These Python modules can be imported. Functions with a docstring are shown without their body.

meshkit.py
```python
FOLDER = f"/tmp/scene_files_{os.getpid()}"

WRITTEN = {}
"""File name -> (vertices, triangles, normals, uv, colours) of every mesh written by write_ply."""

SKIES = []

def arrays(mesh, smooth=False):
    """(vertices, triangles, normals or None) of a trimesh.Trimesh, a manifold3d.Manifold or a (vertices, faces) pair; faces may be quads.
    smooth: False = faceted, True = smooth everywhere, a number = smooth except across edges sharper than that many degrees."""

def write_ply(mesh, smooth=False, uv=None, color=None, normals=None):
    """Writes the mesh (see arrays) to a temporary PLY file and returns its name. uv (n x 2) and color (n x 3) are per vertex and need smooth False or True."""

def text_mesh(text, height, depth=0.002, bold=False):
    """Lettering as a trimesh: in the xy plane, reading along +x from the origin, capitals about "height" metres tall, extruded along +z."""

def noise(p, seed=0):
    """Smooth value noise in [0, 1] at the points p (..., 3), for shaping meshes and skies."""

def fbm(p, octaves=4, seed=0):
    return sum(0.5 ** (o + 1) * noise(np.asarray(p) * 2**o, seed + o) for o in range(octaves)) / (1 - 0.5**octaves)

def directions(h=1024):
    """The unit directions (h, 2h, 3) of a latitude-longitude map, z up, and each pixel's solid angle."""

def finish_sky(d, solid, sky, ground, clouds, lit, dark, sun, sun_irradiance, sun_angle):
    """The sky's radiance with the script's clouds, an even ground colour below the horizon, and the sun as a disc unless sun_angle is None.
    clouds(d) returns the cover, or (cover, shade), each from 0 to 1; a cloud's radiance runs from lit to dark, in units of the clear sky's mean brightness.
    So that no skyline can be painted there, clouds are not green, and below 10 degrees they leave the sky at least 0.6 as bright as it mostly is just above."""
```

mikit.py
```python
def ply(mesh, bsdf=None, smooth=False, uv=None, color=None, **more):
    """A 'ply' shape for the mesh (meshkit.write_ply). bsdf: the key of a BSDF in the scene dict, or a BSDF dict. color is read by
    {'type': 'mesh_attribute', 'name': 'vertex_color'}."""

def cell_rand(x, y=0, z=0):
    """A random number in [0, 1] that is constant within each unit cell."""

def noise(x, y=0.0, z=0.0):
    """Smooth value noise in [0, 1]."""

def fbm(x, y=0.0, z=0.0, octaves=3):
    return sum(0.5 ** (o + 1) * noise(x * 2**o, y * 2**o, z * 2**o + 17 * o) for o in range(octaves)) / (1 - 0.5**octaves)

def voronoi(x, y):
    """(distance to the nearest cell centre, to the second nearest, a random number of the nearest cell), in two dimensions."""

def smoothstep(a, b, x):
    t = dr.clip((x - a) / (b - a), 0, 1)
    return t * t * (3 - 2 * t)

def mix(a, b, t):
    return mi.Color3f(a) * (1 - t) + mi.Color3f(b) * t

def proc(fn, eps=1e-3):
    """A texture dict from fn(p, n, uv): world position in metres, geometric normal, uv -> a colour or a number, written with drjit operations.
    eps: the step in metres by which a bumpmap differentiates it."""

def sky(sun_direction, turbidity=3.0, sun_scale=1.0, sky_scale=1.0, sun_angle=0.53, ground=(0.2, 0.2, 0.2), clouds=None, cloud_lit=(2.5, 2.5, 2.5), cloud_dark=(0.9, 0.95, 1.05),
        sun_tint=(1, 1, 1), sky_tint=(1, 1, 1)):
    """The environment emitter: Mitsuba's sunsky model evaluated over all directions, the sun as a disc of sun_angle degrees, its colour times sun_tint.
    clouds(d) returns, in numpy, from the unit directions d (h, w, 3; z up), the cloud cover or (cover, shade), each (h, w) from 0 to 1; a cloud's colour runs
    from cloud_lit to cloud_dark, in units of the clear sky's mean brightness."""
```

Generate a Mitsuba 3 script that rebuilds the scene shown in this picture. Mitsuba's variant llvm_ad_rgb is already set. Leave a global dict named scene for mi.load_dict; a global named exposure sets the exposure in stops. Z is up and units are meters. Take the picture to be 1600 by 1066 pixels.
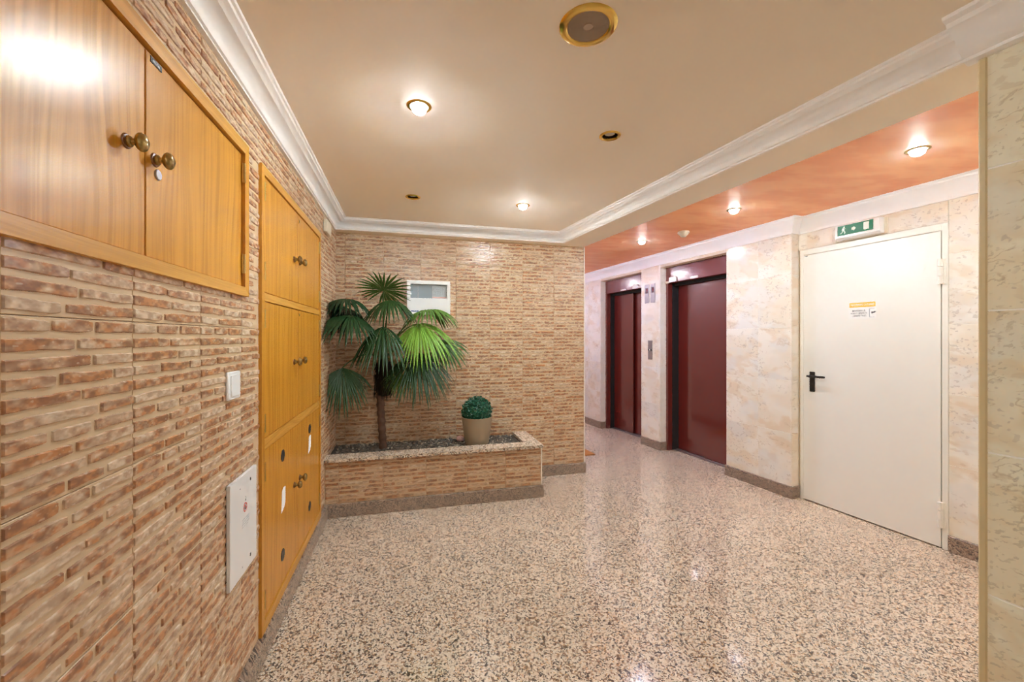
import math, random
import numpy as np, trimesh, drjit as dr
import mitsuba as mi
import mikit, meshkit
from mikit import proc, noise, fbm, voronoi, cell_rand, smoothstep, mix
from shapely.geometry import Polygon, Point

T = mi.ScalarTransform4f
scene, labels = {}, {}
# ------------------------------------------------------------------ camera, exposure, lamp power
YAW = math.radians(14.3)
scene['camera'] = {'type': 'perspective', 'fov': 2 * math.degrees(math.atan(800 / 640.)), 'fov_axis': 'x',
                   'principal_point_offset_y': (533 - 528) / 1066.,
                   'near_clip': 0.02, 'far_clip': 60.0,
                   'to_world': T().look_at(origin=[0, 0, 1.35], target=[math.sin(YAW), math.cos(YAW), 1.35], up=[0, 0, 1])}
exposure = 0.36
MAIN_LAMP = (800., 940., 1010.)        # radiance of the lit bulbs in the lobby
HALL_LAMP = (345., 408., 430.)        # in the lift corridor
FAR_LAMP = (440., 485., 690.)        # the cooler one by the first lift
# lamp places (x, y, lit)
MAIN_SPOTS = [(.048, 1.804, 1), (.839, 2.96, 1), (.966, 1.836, 0), (.036, 2.977, 0),
              (.97, .62, 0), (.05, -.62, 0), (.97, -.62, 0), (.05, -1.8, 1)]
HALL_SPOTS = [(2.342, 3.762, 2), (2.459, 2.659, 1), (2.619, 1.572, 1), (2.76, .47, 1), (2.90, -.63, 1), (1.75, 5.2, 2), (1.62, 6.3, 2)]

S = math.radians(6.7)                   # the corridor is skewed against the lobby by this much
DV = np.array([-math.sin(S), math.cos(S), 0]); NV = np.array([math.cos(S), math.sin(S), 0]); UP = np.array([0, 0, 1.])
W0 = np.array([3.041, 3.411, 0])     # point of the lift wall
CEIL, SOFF, HALL = 2.345, 2.26, 2.342
rs = np.random.RandomState(7); rnd = random.Random(7)

# ------------------------------------------------------------------ helpers
def numbered(k):
    if k not in used: used.add(k); return k
    i = 1
    while f'{k}_{i:03d}' in used: i += 1
    k = f'{k}_{i:03d}'; used.add(k); return k
used = set()
def obj(name, mesh, mat, parent=None, smooth=False, **kw):
    key = numbered(parent + '__' + name if parent else name)
    scene[key] = mikit.ply(mesh, mat, smooth=smooth, **kw)
    return key
def thing(name, label, cat, group=None):
    k = numbered(name); labels[k] = {'label': label, 'category': cat}
    if group: labels[k]['group'] = group
    return k
def struct(name, mesh, mat, label, smooth=False, parent=None, **kw):
    k = obj(name, mesh, mat, parent, smooth, **kw); labels[k] = {'label': label, 'kind': 'structure'}
    return k
def cat(*ms):
    out = []
    for m in ms: out += list(m) if isinstance(m, (list, tuple)) else [m]
    return trimesh.util.concatenate(out)
def box(x0, x1, y0, y1, z0, z1, c=0):
    lo = np.minimum([x0, y0, z0], [x1, y1, z1]).astype(float); hi = np.maximum([x0, y0, z0], [x1, y1, z1]).astype(float)
    if c <= 0:
        m = trimesh.creation.box(hi - lo); m.apply_translation((lo + hi) / 2); return m
    c = min(c, .45 * (hi - lo).min())
    pts = []
    for s in np.ndindex(2, 2, 2):
        p = np.where(np.array(s) == 0, lo, hi); d = np.where(np.array(s) == 0, c, -c)
        for a in range(3):
            q = p + d; q[a] = p[a]; pts.append(q)
    return trimesh.convex.convex_hull(np.array(pts))
def frame(o, u, v, n):
    M = np.eye(4); M[:3, 0], M[:3, 1], M[:3, 2], M[:3, 3] = u, v, n, o; return M
def at(mesh, M):
    m = mesh.copy(); m.apply_transform(M); return m
# local frames of the walls: (u along, v up, n out of the wall into the room)
LEFT = frame([-.6, 0, 0], [0, 1, 0], [0, 0, 1], [1, 0, 0])                # u = world y
BACK = frame([0, 3.8, 0], [1, 0, 0], [0, 0, 1], [0, -1, 0])               # u = world x
PLANT = frame([0, 3.315, 0], [1, 0, 0], [0, 0, 1], [0, -1, 0])
LIFT = frame(W0, -DV, UP, -NV)                                         # u = -t (towards the camera)
DOOR = frame(W0 + NV * .0915, -DV, UP, -NV)
COL0 = np.array([1.762, .893, 0])
COLM = frame(COL0, -DV, UP, -NV)
def wbox(M, u0, u1, v0, v1, n0, n1, c=0): return at(box(u0, u1, v0, v1, n0, n1, c), M)
def lathe(profile, n=40):
    return trimesh.creation.revolve(np.array(profile, float), sections=n)
def prism(pts, z0, z1, holes=()):
    P = Polygon(pts)
    for h in holes: P = P.difference(h)
    m = trimesh.creation.extrude_polygon(P, z1 - z0, engine='earcut'); m.apply_translation([0, 0, z0]); return m
def tube(pts, rad, n=8):
    v, f = common_tube(np.array(pts, float), rad, n); return trimesh.Trimesh(v, f, process=False)
def common_tube(p, rad, sides):
    t = np.gradient(p, axis=0); t /= np.linalg.norm(t, axis=1, keepdims=True) + 1e-12
    a = np.cross(t, np.where(np.abs(t[:, 2:]) < 0.9, [0, 0, 1.], [1., 0, 0])); a /= np.linalg.norm(a, axis=1, keepdims=True) + 1e-12
    b, ang = np.cross(t, a), np.arange(sides) * 2 * np.pi / sides
    r = np.broadcast_to(rad, (len(p),))[:, None, None]
    v = (p[:, None] + r * (np.cos(ang)[None, :, None] * a[:, None] + np.sin(ang)[None, :, None] * b[:, None])).reshape(-1, 3)
    f = []
    for i in range(len(p) - 1):
        for j in range(sides):
            k = (j + 1) % sides
            f += [[i * sides + j, i * sides + k, (i + 1) * sides + k], [i * sides + j, (i + 1) * sides + k, (i + 1) * sides + j]]
    c0, c1 = len(v), len(v) + 1; v = np.vstack([v, p[0], p[-1]])
    for j in range(sides):
        k = (j + 1) % sides; f += [[c0, k, j], [c1, (len(p) - 1) * sides + j, (len(p) - 1) * sides + k]]
    return v, np.array(f)
def sweep(path, profile):
    """A moulding: profile (p into the room, z) along the plan polyline, mitred; the room lies to the right of the path."""
    P = np.array(path, float); d = np.diff(P, axis=0); d /= np.linalg.norm(d, axis=1, keepdims=True)
    nrm = np.stack([d[:, 1], -d[:, 0]], 1); rows = []
    for i in range(len(P)):
        if i == 0: m = nrm[0]
        elif i == len(P) - 1: m = nrm[-1]
        else: m = (nrm[i - 1] + nrm[i]) / (1 + nrm[i - 1] @ nrm[i])
        rows.append([[P[i, 0] + m[0] * p, P[i, 1] + m[1] * p, z] for p, z in profile])
    v = np.array(rows).reshape(-1, 3); k = len(profile); f = []
    for i in range(len(P) - 1):
        for j in range(k):
            a, b = i * k + j, i * k + (j + 1) % k; c, e = a + k, b + k
            f += [[a, c, e], [a, e, b]]
    # end caps
    tv, t = trimesh.creation.triangulate_polygon(Polygon(profile), engine='earcut')
    near = [int(np.argmin(((np.array(profile) - q) ** 2).sum(1))) for q in tv]
    for tri in t:
        tri = [near[x] for x in tri]
        f += [[tri[0], tri[2], tri[1]], [x + (len(P) - 1) * k for x in tri]]
    m = trimesh.Trimesh(v, np.array(f), process=False); trimesh.repair.fix_normals(m); return m

# ------------------------------------------------------------------ materials
def rgb(*c): return {'type': 'rgb', 'value': list(c)}
def pr(key, color, rough=.5, **kw):
    scene[key] = {'type': 'twosided', 'bsdf': {'type': 'principled', 'base_color': color if isinstance(color, dict) else rgb(*color), 'roughness': rough, **kw}}
def f_brick(p, n, uv):
    a = fbm(p.x * 55 + uv.y * 91, p.y * 55 + uv.y * 37, p.z * 75, 3)
    b = noise(p.x * 150 + 5, p.y * 150, p.z * 190 + uv.y * 50)
    dark = mix((.24, .112, .060), (.44, .195, .078), smoothstep(.3, .7, a))
    pale = mix((.42, .28, .18), (.62, .48, .34), smoothstep(.3, .75, a))
    e = fbm(p.x * 38 + uv.y * 17 + 3, p.y * 38 + uv.y * 61, p.z * 60 + 9, 3)
    t = dr.clip(smoothstep(.2, .85, uv.x) + (e - .47) * 2.6, 0, 1)
    c = mix(dark, pale, t)
    return mix(c, mi.Color3f(.64, .52, .41), smoothstep(.7, .92, b) * .4)
def f_mortar(p, n, uv):
    a = fbm(p.x * 30, p.y * 30, p.z * 30, 2)
    return mix((.52, .37, .225), (.58, .415, .258), a)
def f_floor(p, n, uv):
    x, y = p.x + p.z * .6, p.y + p.z * .8
    d1, d2, w = voronoi(x * 105, y * 105)
    e1, e2, q = voronoi(x * 215 + 7, y * 215)
    big = fbm(x * 1.6, y * 1.6, 0, 2)
    c = mix((.70, .575, .44), (.50, .365, .25), smoothstep(.3, .7, w))
    c = dr.select(w > .72, mix((.30, .185, .11), (.22, .13, .07), q), c)
    c = dr.select(w > .90, mi.Color3f(.055, .038, .030), c)
    c = dr.select(q > .86, mi.Color3f(.075, .050, .036), c)
    c = dr.select((q > .79) & (q < .83), mi.Color3f(.60, .34, .15), c)
    c = dr.select(q < .18, mi.Color3f(.80, .69, .56), c)
    return c * (.88 + .24 * big)
def f_base(p, n, uv):
    d1, d2, w = voronoi((p.x + p.y * .71) * 150, (p.z + p.x * .3) * 150)
    e1, e2, q = voronoi((p.y + p.x) * 330, p.z * 330)
    c = mix((.36, .26, .19), (.22, .15, .11), smoothstep(.3, .7, w))
    c = dr.select(w > .8, mi.Color3f(.06, .045, .04), c)
    c = dr.select(q > .8, mi.Color3f(.09, .07, .06), c)
    return dr.select(q < .12, mi.Color3f(.5, .4, .31), c)
def f_marble(p, n, uv):
    o = uv.x * 57
    q = p.y * .94 + p.x * .34
    u, v = q * .9 + p.z * .35, p.z * .95 - q * .3
    wx = fbm(u * 6 + o, v * 6, o, 3); wy = fbm(u * 6 + 9, v * 6 + o, 2, 3)
    cloud = fbm(u * 4.5 + o + 1.2 * wy, v * 6, 4, 3)
    patch = smoothstep(.50, .68, fbm(u * 7 + o + 3, v * 11 + 1.2 * wx, 5, 4))
    pale = smoothstep(.52, .70, fbm(u * 5 + o + 13, v * 6 + 1.0 * wy, 7, 3))
    zone = smoothstep(.47, .62, fbm(u * 6 + o + 21, v * 8, 8, 3))
    fine = fbm(u * 26 + o + 3 * wx, v * 46 + 2 * wy, 3, 4)
    streak = smoothstep(.585, .70, fine) * zone
    fleck = smoothstep(.66, .76, fbm(u * 70 + o, v * 80, 3, 2)) * smoothstep(.45, .6, wy)
    c = mix((.82, .73, .60), (.87, .81, .71), smoothstep(.35, .65, cloud))
    c = mix(c, mi.Color3f(.73, .57, .39), patch * .50)
    c = mix(c, mi.Color3f(.74, .73, .71), pale * .45)
    c = mix(c, mi.Color3f(.50, .36, .22), streak * .25)
    return mix(c, mi.Color3f(.36, .29, .23), fleck * .32)
def f_colmarble(p, n, uv):
    o = uv.x * 31; a = p.y * .98 + p.x * .1; z = p.z + .25 * a
    zone = smoothstep(.45, .6, fbm(a * 9 + o, z * 10, 2, 3))
    spot = smoothstep(.60, .72, fbm(a * 85 + o, z * 120, 4, 3)) * zone
    thin = smoothstep(.035, .0, dr.abs(fbm(a * 12 + o, z * 20, 9, 4) - .5)) * smoothstep(.5, .62, fbm(a * 14 + o, z * 14, 3, 2))
    c = f_marble(p, n, uv)
    c = mix(c, mi.Color3f(.40, .33, .22), spot * .38)
    c = mix(c, mi.Color3f(.45, .34, .20), thin * .45)
    return c * mi.Color3f(1.03, 1.05, .94)
def wood(base, dark, vertical=True):
    def f(p, n, uv):
        l, a = (p.z, p.y) if vertical else (p.y, p.z)
        wob = noise(l * 3.1, a * 9, p.x * 3 + 4) * .05
        s = fbm((a + wob) * 95, l * 2.2, p.x * 9, 3)
        fine = noise((a + wob * .4) * 620, l * 11, 2)
        return mix(base, dark, dr.clip(smoothstep(.34, .75, s) * .75 + fine * .25, 0, 1))
    return f
def f_ceil(p, n, uv):
    return mix((.87, .79, .675), (.885, .805, .695), fbm(p.x * 1.5, p.y * 1.5, 0, 2))
def f_orange(p, n, uv):
    a = fbm(p.x * 5 + p.y * 2, p.y * 11, 0, 4)
    return mix((.84, .34, .155), (.89, .42, .20), smoothstep(.3, .7, a))
def f_gravel(p, n, uv):
    c = mix((.045, .038, .030), (.17, .135, .10), uv.x)
    return dr.select(uv.x > .86, mi.Color3f(.42, .36, .27), c)
def f_leaf(p, n, uv):           # uv.x across the blade, uv.y the frond's own tone
    c = mix((.003, .021, .011), (.15, .29, .035), uv.y)
    s = noise(p.x * 160, p.y * 160, p.z * 40)
    return c * (.75 + .5 * s) * (1 + .5 * smoothstep(.35, .5, uv.x) * (1 - smoothstep(.5, .65, uv.x)))
def f_fibre(p, n, uv):
    return mix((.006, .005, .004), (.03, .02, .013), noise(p.x * 190, p.y * 190, p.z * 45))
def f_trunk(p, n, uv):
    return mix((.05, .022, .012), (.13, .065, .035), fbm(p.x * 60, p.y * 60, p.z * 40, 3))
def f_lock(p, n, uv): return mix((.5, .36, .14), (.2, .13, .05), noise(p.x * 90, p.y * 90, p.z * 90))

pr('m_brick', proc(f_brick), .27, specular=.5)
pr('m_mortar', proc(f_mortar), .33, specular=.5)
pr('m_floor', proc(f_floor), .10, specular=.6, clearcoat=.6, clearcoat_gloss=.97)
pr('m_granite', proc(f_base), .22, specular=.5)
pr('m_coping', proc(f_floor), .25, specular=.5)
pr('m_marble', proc(f_marble), .16, specular=.5)
pr('m_colmarble', proc(f_colmarble), .2, specular=.5)
pr('m_grout', (.72, .62, .50), .7)
pr('m_grout_pale', (.90, .87, .78), .6)
pr('m_wood', proc(wood((.54, .24, .026), (.41, .16, .015))), .27, specular=.4)
pr('m_woodh', proc(wood((.58, .285, .048), (.45, .20, .028), False)), .3, specular=.5)
pr('m_darkgap', (.03, .012, .006), .6)
pr('m_ceil', proc(f_ceil), .75, specular=.2)
pr('m_orange', proc(f_orange), .5, specular=.35)
pr('m_white', (.86, .85, .83), .45)
pr('m_cornice', (.88, .87, .86), .5)
pr('m_plaster', (.78, .74, .68), .7)
pr('m_bead', (.62, .50, .28), .35)
pr('m_beadw', (.78, .72, .62), .35)
pr('m_plastic', (.80, .79, .77), .25)
pr('m_panel', (.70, .685, .66), .3)
pr('m_door', (.84, .82, .75), .28, specular=.5)
pr('m_doorframe', (.83, .80, .72), .3)
pr('m_red', (.105, .010, .007), .19, specular=.9, clearcoat=1.0, clearcoat_gloss=.95)
pr('m_redleaf', (.100, .010, .007), .11, specular=1.0, clearcoat=1.0, clearcoat_gloss=.94)
pr('m_black', (.012, .012, .012), .3)
pr('m_shaft', (.01, .008, .008), .8)
pr('m_brass', (.50, .34, .12), .22, metallic=1.0)
pr('m_oldbrass', proc(f_lock), .2, metallic=1.0)
pr('m_rosette', (.16, .065, .018), .35)
pr('m_gold', (.78, .53, .14), .12, metallic=1.0)
pr('m_grille', (.50, .42, .34), .35, metallic=.7)
pr('m_steel', (.36, .33, .33), .35, metallic=.8)
pr('m_sill', (.55, .53, .52), .3, metallic=.9)
pr('m_paper', (.85, .84, .80), .6)
pr('m_cream', (.72, .66, .52), .4)
pr('m_green', (.004, .15, .068), .38, specular=.4)
pr('m_sign', (.80, .84, .76), .4)
pr('m_yellow', (.78, .50, .06), .4)
pr('m_ink', (.10, .10, .11), .6)
pr('m_paleink', (.38, .38, .40), .6)
pr('m_textgrey', (.52, .52, .52), .6)
pr('m_redink', (.50, .055, .03), .5)
pr('m_orangeink', (.75, .30, .16), .5)
pr('m_blueink', (.12, .16, .32), .5)
pr('m_greypaper', (.25, .31, .345), .5)
pr('m_listpaper', (.46, .51, .53), .5)
pr('m_pink', (.62, .38, .33), .5)
pr('m_gravel', proc(f_gravel), .5)
pr('m_leaf', proc(f_leaf), .36, specular=.28)
pr('m_fibre', proc(f_fibre), .9, specular=.1)
pr('m_trunk', proc(f_trunk), .7)
pr('m_pot', (.27, .20, .125), .45)
pr('m_soil', (.04, .03, .02), .9)
pr('m_bush', (.012, .085, .045), .35, specular=.5)
pr('m_mat', (.42, .17, .045), .9)
pr('m_darkred', (.06, .01, .01), .3)
pr('m_redled', (.30, .01, .015), .3)
scene['m_glass'] = {'type': 'thindielectric'}
pr('m_bulb_off', (.55, .53, .50), .2)
pr('m_black_in', (.05, .035, .02), .3, metallic=.6)

# ------------------------------------------------------------------ room shell
Bx = lambda y: 1.457 + math.tan(S) * (3.696 - y)      # lobby edge of the soffit
Ox = lambda y: 1.712 + math.tan(S) * (3.80 - y)        # corridor edge of the soffit
YR = -2.5
struct('floor', prism([(-.75, YR - .1), (5.2, YR - .1), (5.2, 7.9), (-.75, 7.9)], -.06, 0), 'm_floor', 'polished speckled beige granite floor of lobby and corridor')
holes = [Point(x, y).buffer(.040, 24) for x, y, l in MAIN_SPOTS] + [Point(.558, 1.206).buffer(.066, 32)]
struct('ceiling', prism([(-.75, YR - .1), (Ox(YR) - .02, YR - .1), (Ox(3.8) - .02, 3.82), (-.75, 3.82)], CEIL, CEIL + .07, holes), 'm_ceil', 'tan painted lobby ceiling')
struct('ceiling_soffit', prism([(-.62, 3.69), (Bx(3.69), 3.69), (Bx(YR), YR), (Ox(YR), YR), (Ox(3.82), 3.82), (-.62, 3.82)], SOFF, CEIL + .001), 'm_ceil', 'tan dropped soffit band along the back wall and the corridor side')
holes = [Point(x, y).buffer(.040, 24) for x, y, l in HALL_SPOTS]
struct('ceiling_corridor', prism([(Ox(YR - .1) - .03, YR - .1), (5.2, YR - .1), (5.2, 7.9), (-.2, 7.9), (-.2, 3.815), (Ox(3.815) - .03, 3.815)], HALL + .004, HALL + .074, holes), 'm_orange', 'mottled orange painted corridor ceiling')
struct('ceiling_slab', box(-.75, 5.2, YR - .1, 7.9, CEIL + .16, CEIL + .2), 'm_plaster', 'concrete slab above the ceilings')
cove = [(.0, SOFF), (-.012, SOFF), (-.012, CEIL), (.098, CEIL), (.094, CEIL - .006), (.086, CEIL - .009), (.082, CEIL - .016), (.074, CEIL - .018), (.066, CEIL - .022)]
for k in range(7):
    a = k / 6 * math.pi / 2
    cove.append((.060 - .046 * math.sin(a) , SOFF + .014 + .043 * math.cos(a)))
cove += [(.012, SOFF + .009), (.004, SOFF + .007), (.004, SOFF)]
cove = [q for i, q in enumerate(cove) if i != 0]
struct('trim_1', sweep([(-.588, YR), (-.588, 3.692), (Bx(3.692), 3.692), (Bx(YR), YR)], cove), 'm_cornice', 'white plaster cornice around the lobby ceiling', 35)
# lift-side cornice (runs over the lifts, then steps back over the service door)
HB, HT = 2.222, HALL + .004
hprof = [(-.01, HB), (-.01, HT), (.088, HT), (.084, HT - .008), (.072, HT - .012), (.070, HT - .022), (.058, HT - .032), (.042, HT - .052), (.024, HT - .076), (.018, HT - .094), (.010, HB + .014), (.010, HB)]
wp = lambda t, o=0: tuple((W0 + DV * t + NV * o)[:2])
struct('trim_2', sweep([wp(4.4), wp(-.668), wp(-.668, .0915), wp(-6.2, .0915)][::-1][::-1], [(p, z) for p, z in hprof]), 'm_cornice', 'cream plaster cornice above the lifts and the service door', 35)
cprof = [(.0, 2.232), (-.01, 2.232), (-.01, CEIL), (.150, CEIL), (.146, CEIL - .010), (.128, CEIL - .016), (.120, CEIL - .028), (.098, CEIL - .036), (.076, CEIL - .052), (.058, CEIL - .075), (.048, CEIL - .083), (.034, 2.252), (.022, 2.248), (.022, 2.238), (.006, 2.232)][1:]
cq = lambda s, o=0: tuple((COL0 - DV * s + NV * o)[:2])
struct('trim_3', sweep([cq(-.03), cq(3.4)], cprof), 'm_cornice', 'plaster cornice on top of the marble column at right', 35)
# walls
struct('wall_rear', box(-.75, 5.2, YR - .1, YR, 0, CEIL), 'm_plaster', 'plain wall behind the viewer')
struct('wall_far', box(-.2, 5.2, 7.5, 7.7, 0, 2.40), 'm_plaster', 'end wall of the corridor')
wall_left = struct('wall_left', box(-.75, -.609, YR, 3.95, 0, CEIL), 'm_grout', 'left lobby wall clad in brick relief tiles')
xr = lambda y: 1.716 - math.tan(S) * (y - 3.8)
wall_back = struct('wall_back', prism([(-.75, 3.809), (xr(3.809), 3.809), (xr(7.5), 7.5), (-.75, 7.5)], 0, 2.34), 'm_grout', 'back lobby wall clad in brick relief tiles')
wall_far_lift = struct('wall_right', wbox(LIFT, -4.4, -2.188, 0, 2.34, -.40, -.0012), 'm_grout_pale', 'marble clad corridor wall beyond the far elevator')
wall_mid = struct('wall_right_pillar', wbox(LIFT, -1.262, -.913, 0, 2.34, -.40, -.0012), 'm_grout_pale', 'marble clad pillar between the two elevators')
wall_near = struct('wall_right_pier', wbox(LIFT, .0225, .660, 0, 2.34, -.40, -.0012), 'm_grout_pale', 'wide marble clad pier between the near elevator and the cream door')
struct('wall_right_header', wbox(LIFT, -2.187, -1.263, 2.1915, 2.34, -.40, -.0), 'm_grout', 'wall above the far elevator')
struct('wall_right_header_001', wbox(LIFT, -.912, .021, 2.1915, 2.34, -.40, -.0), 'm_grout', 'wall above the near elevator')
wall_door = struct('wall_right_lintel', wbox(DOOR, .68, 1.60, 2.085, 2.34, -.30, -.0012), 'm_grout_pale', 'marble clad wall above the cream door')
struct('wall_right_jamb', wbox(DOOR, .60, .678, 0, 2.34, -.30, -.012), 'm_grout', 'wall reveal beside the cream door')
wall_end = struct('wall_right_end', wbox(DOOR, 1.603, 6.3, 0, 2.34, -.30, -.0012), 'm_grout_pale', 'marble clad wall to the right of the cream door')
wall_col = struct('wall_column', wbox(COLM, .010, 3.4, 0, SOFF, -.35, -.0012), 'm_grout_pale', 'marble clad column at the right edge')
struct('trim_4', cat(wbox(COLM, -.004, .016, 0, 2.235, -.02, .004, .004), wbox(COLM, -.004, .010, 0, 2.235, -.35, -.02)), 'm_bead', 'yellowish corner strip of the marble column')
struct('trim_5', wbox(BACK, 1.7115, 1.722, .1, SOFF, -.010, .004, .003), 'm_beadw', 'pale corner strip at the end of the back wall')
# base boards
struct('baseboard_left', box(-.61, -.576, YR, 3.8, 0, .1, .003), 'm_granite', 'granite skirting along the left wall')
struct('baseboard_back', cat(box(1.06, 1.730, 3.785, 3.815, 0, .1, .003), at(box(0, .02, 0, 3.6, 0, .1, .003), frame([1.713, 3.79, 0], NV, DV, UP))), 'm_granite', 'granite skirting of the back wall')
struct('baseboard_right', cat(wbox(LIFT, -4.4, -2.188, 0, .1, -.01, .012, .003), wbox(LIFT, -1.262, -.903, 0, .1, -.01, .012, .003), wbox(LIFT, -.915, -.903, 0, .1, -.09, .012, .003), wbox(LIFT, -2.19, -2.178, 0, .1, -.09, .012, .003),
    wbox(LIFT, .012, .680, 0, .1, -.01, .012, .003), wbox(LIFT, .662, .680, 0, .1, -.09, .012, .003), wbox(DOOR, 1.602, 6.2, 0, .1, -.01, .012, .003)), 'm_granite', 'granite skirting along the corridor wall')
struct('baseboard_column', wbox(COLM, .01, 3.4, 0, .1, -.01, .012, .003), 'm_granite', 'granite skirting of the marble column')

# ------------------------------------------------------------------ marble tiles
def marble(parent, M, u0, u1, z0, z1, ju, mat='m_marble', th=.008, g=.0012, jz=(.545, .99, 1.435, 1.88, 2.325)):
    us = [u0] + [u for u in ju if u0 + .02 < u < u1 - .02] + [u1]
    zs = [z0] + [z for z in jz if z0 + .02 < z < z1 - .02] + [z1]
    for i in range(len(us) - 1):
        for j in range(len(zs) - 1):
            a, b = us[i] + g * (i > 0), us[i + 1] - g * (i < len(us) - 2)
            c, d = zs[j] + g * (j > 0), zs[j + 1] - g * (j < len(zs) - 2)
            m = wbox(M, a, b, c, d, -th - .002, 0, .0008)
            obj('tile', m, mat, parent, uv=np.full((len(m.vertices), 2), rnd.random()))
grid = [.363 + .322 * k for k in range(-16, 20)]
marble(wall_far_lift, LIFT, -4.4, -2.188, .1, HB + .01, grid)
marble(wall_mid, LIFT, -1.262, -.913, .1, HB + .01, [-1.262 + .322])
marble(wall_near, LIFT, .022, .668, .1, HB + .01, grid)
def side(t, n0, n1, flip=1):   # a reveal face that looks towards the camera, at u = t, between depths
    return frame(W0 - DV * t + NV * n0, NV, UP, -DV) if flip else None
marble(wall_mid, side(-.913, 0, 0), .0, .085, .1, 2.19, [])
marble(wall_far_lift, side(-2.188, 0, 0), .0, .085, .1, 2.19, [])
marble(wall_near, side(.668, 0, 0), .0, .082, .1, HB + .01, [])
marble(wall_door, DOOR, .60, 1.60, 2.085, HB + .01, [.93, 1.252])
marble(wall_end, DOOR, 1.604, 4.6, .1, HB + .01, [1.926 + .322 * k for k in range(9)])
marble(wall_col, COLM, .012, 2.4, .1, SOFF - .01, [.012 + .322 * k for k in range(1, 8)], 'm_colmarble', g=.0024)

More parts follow.
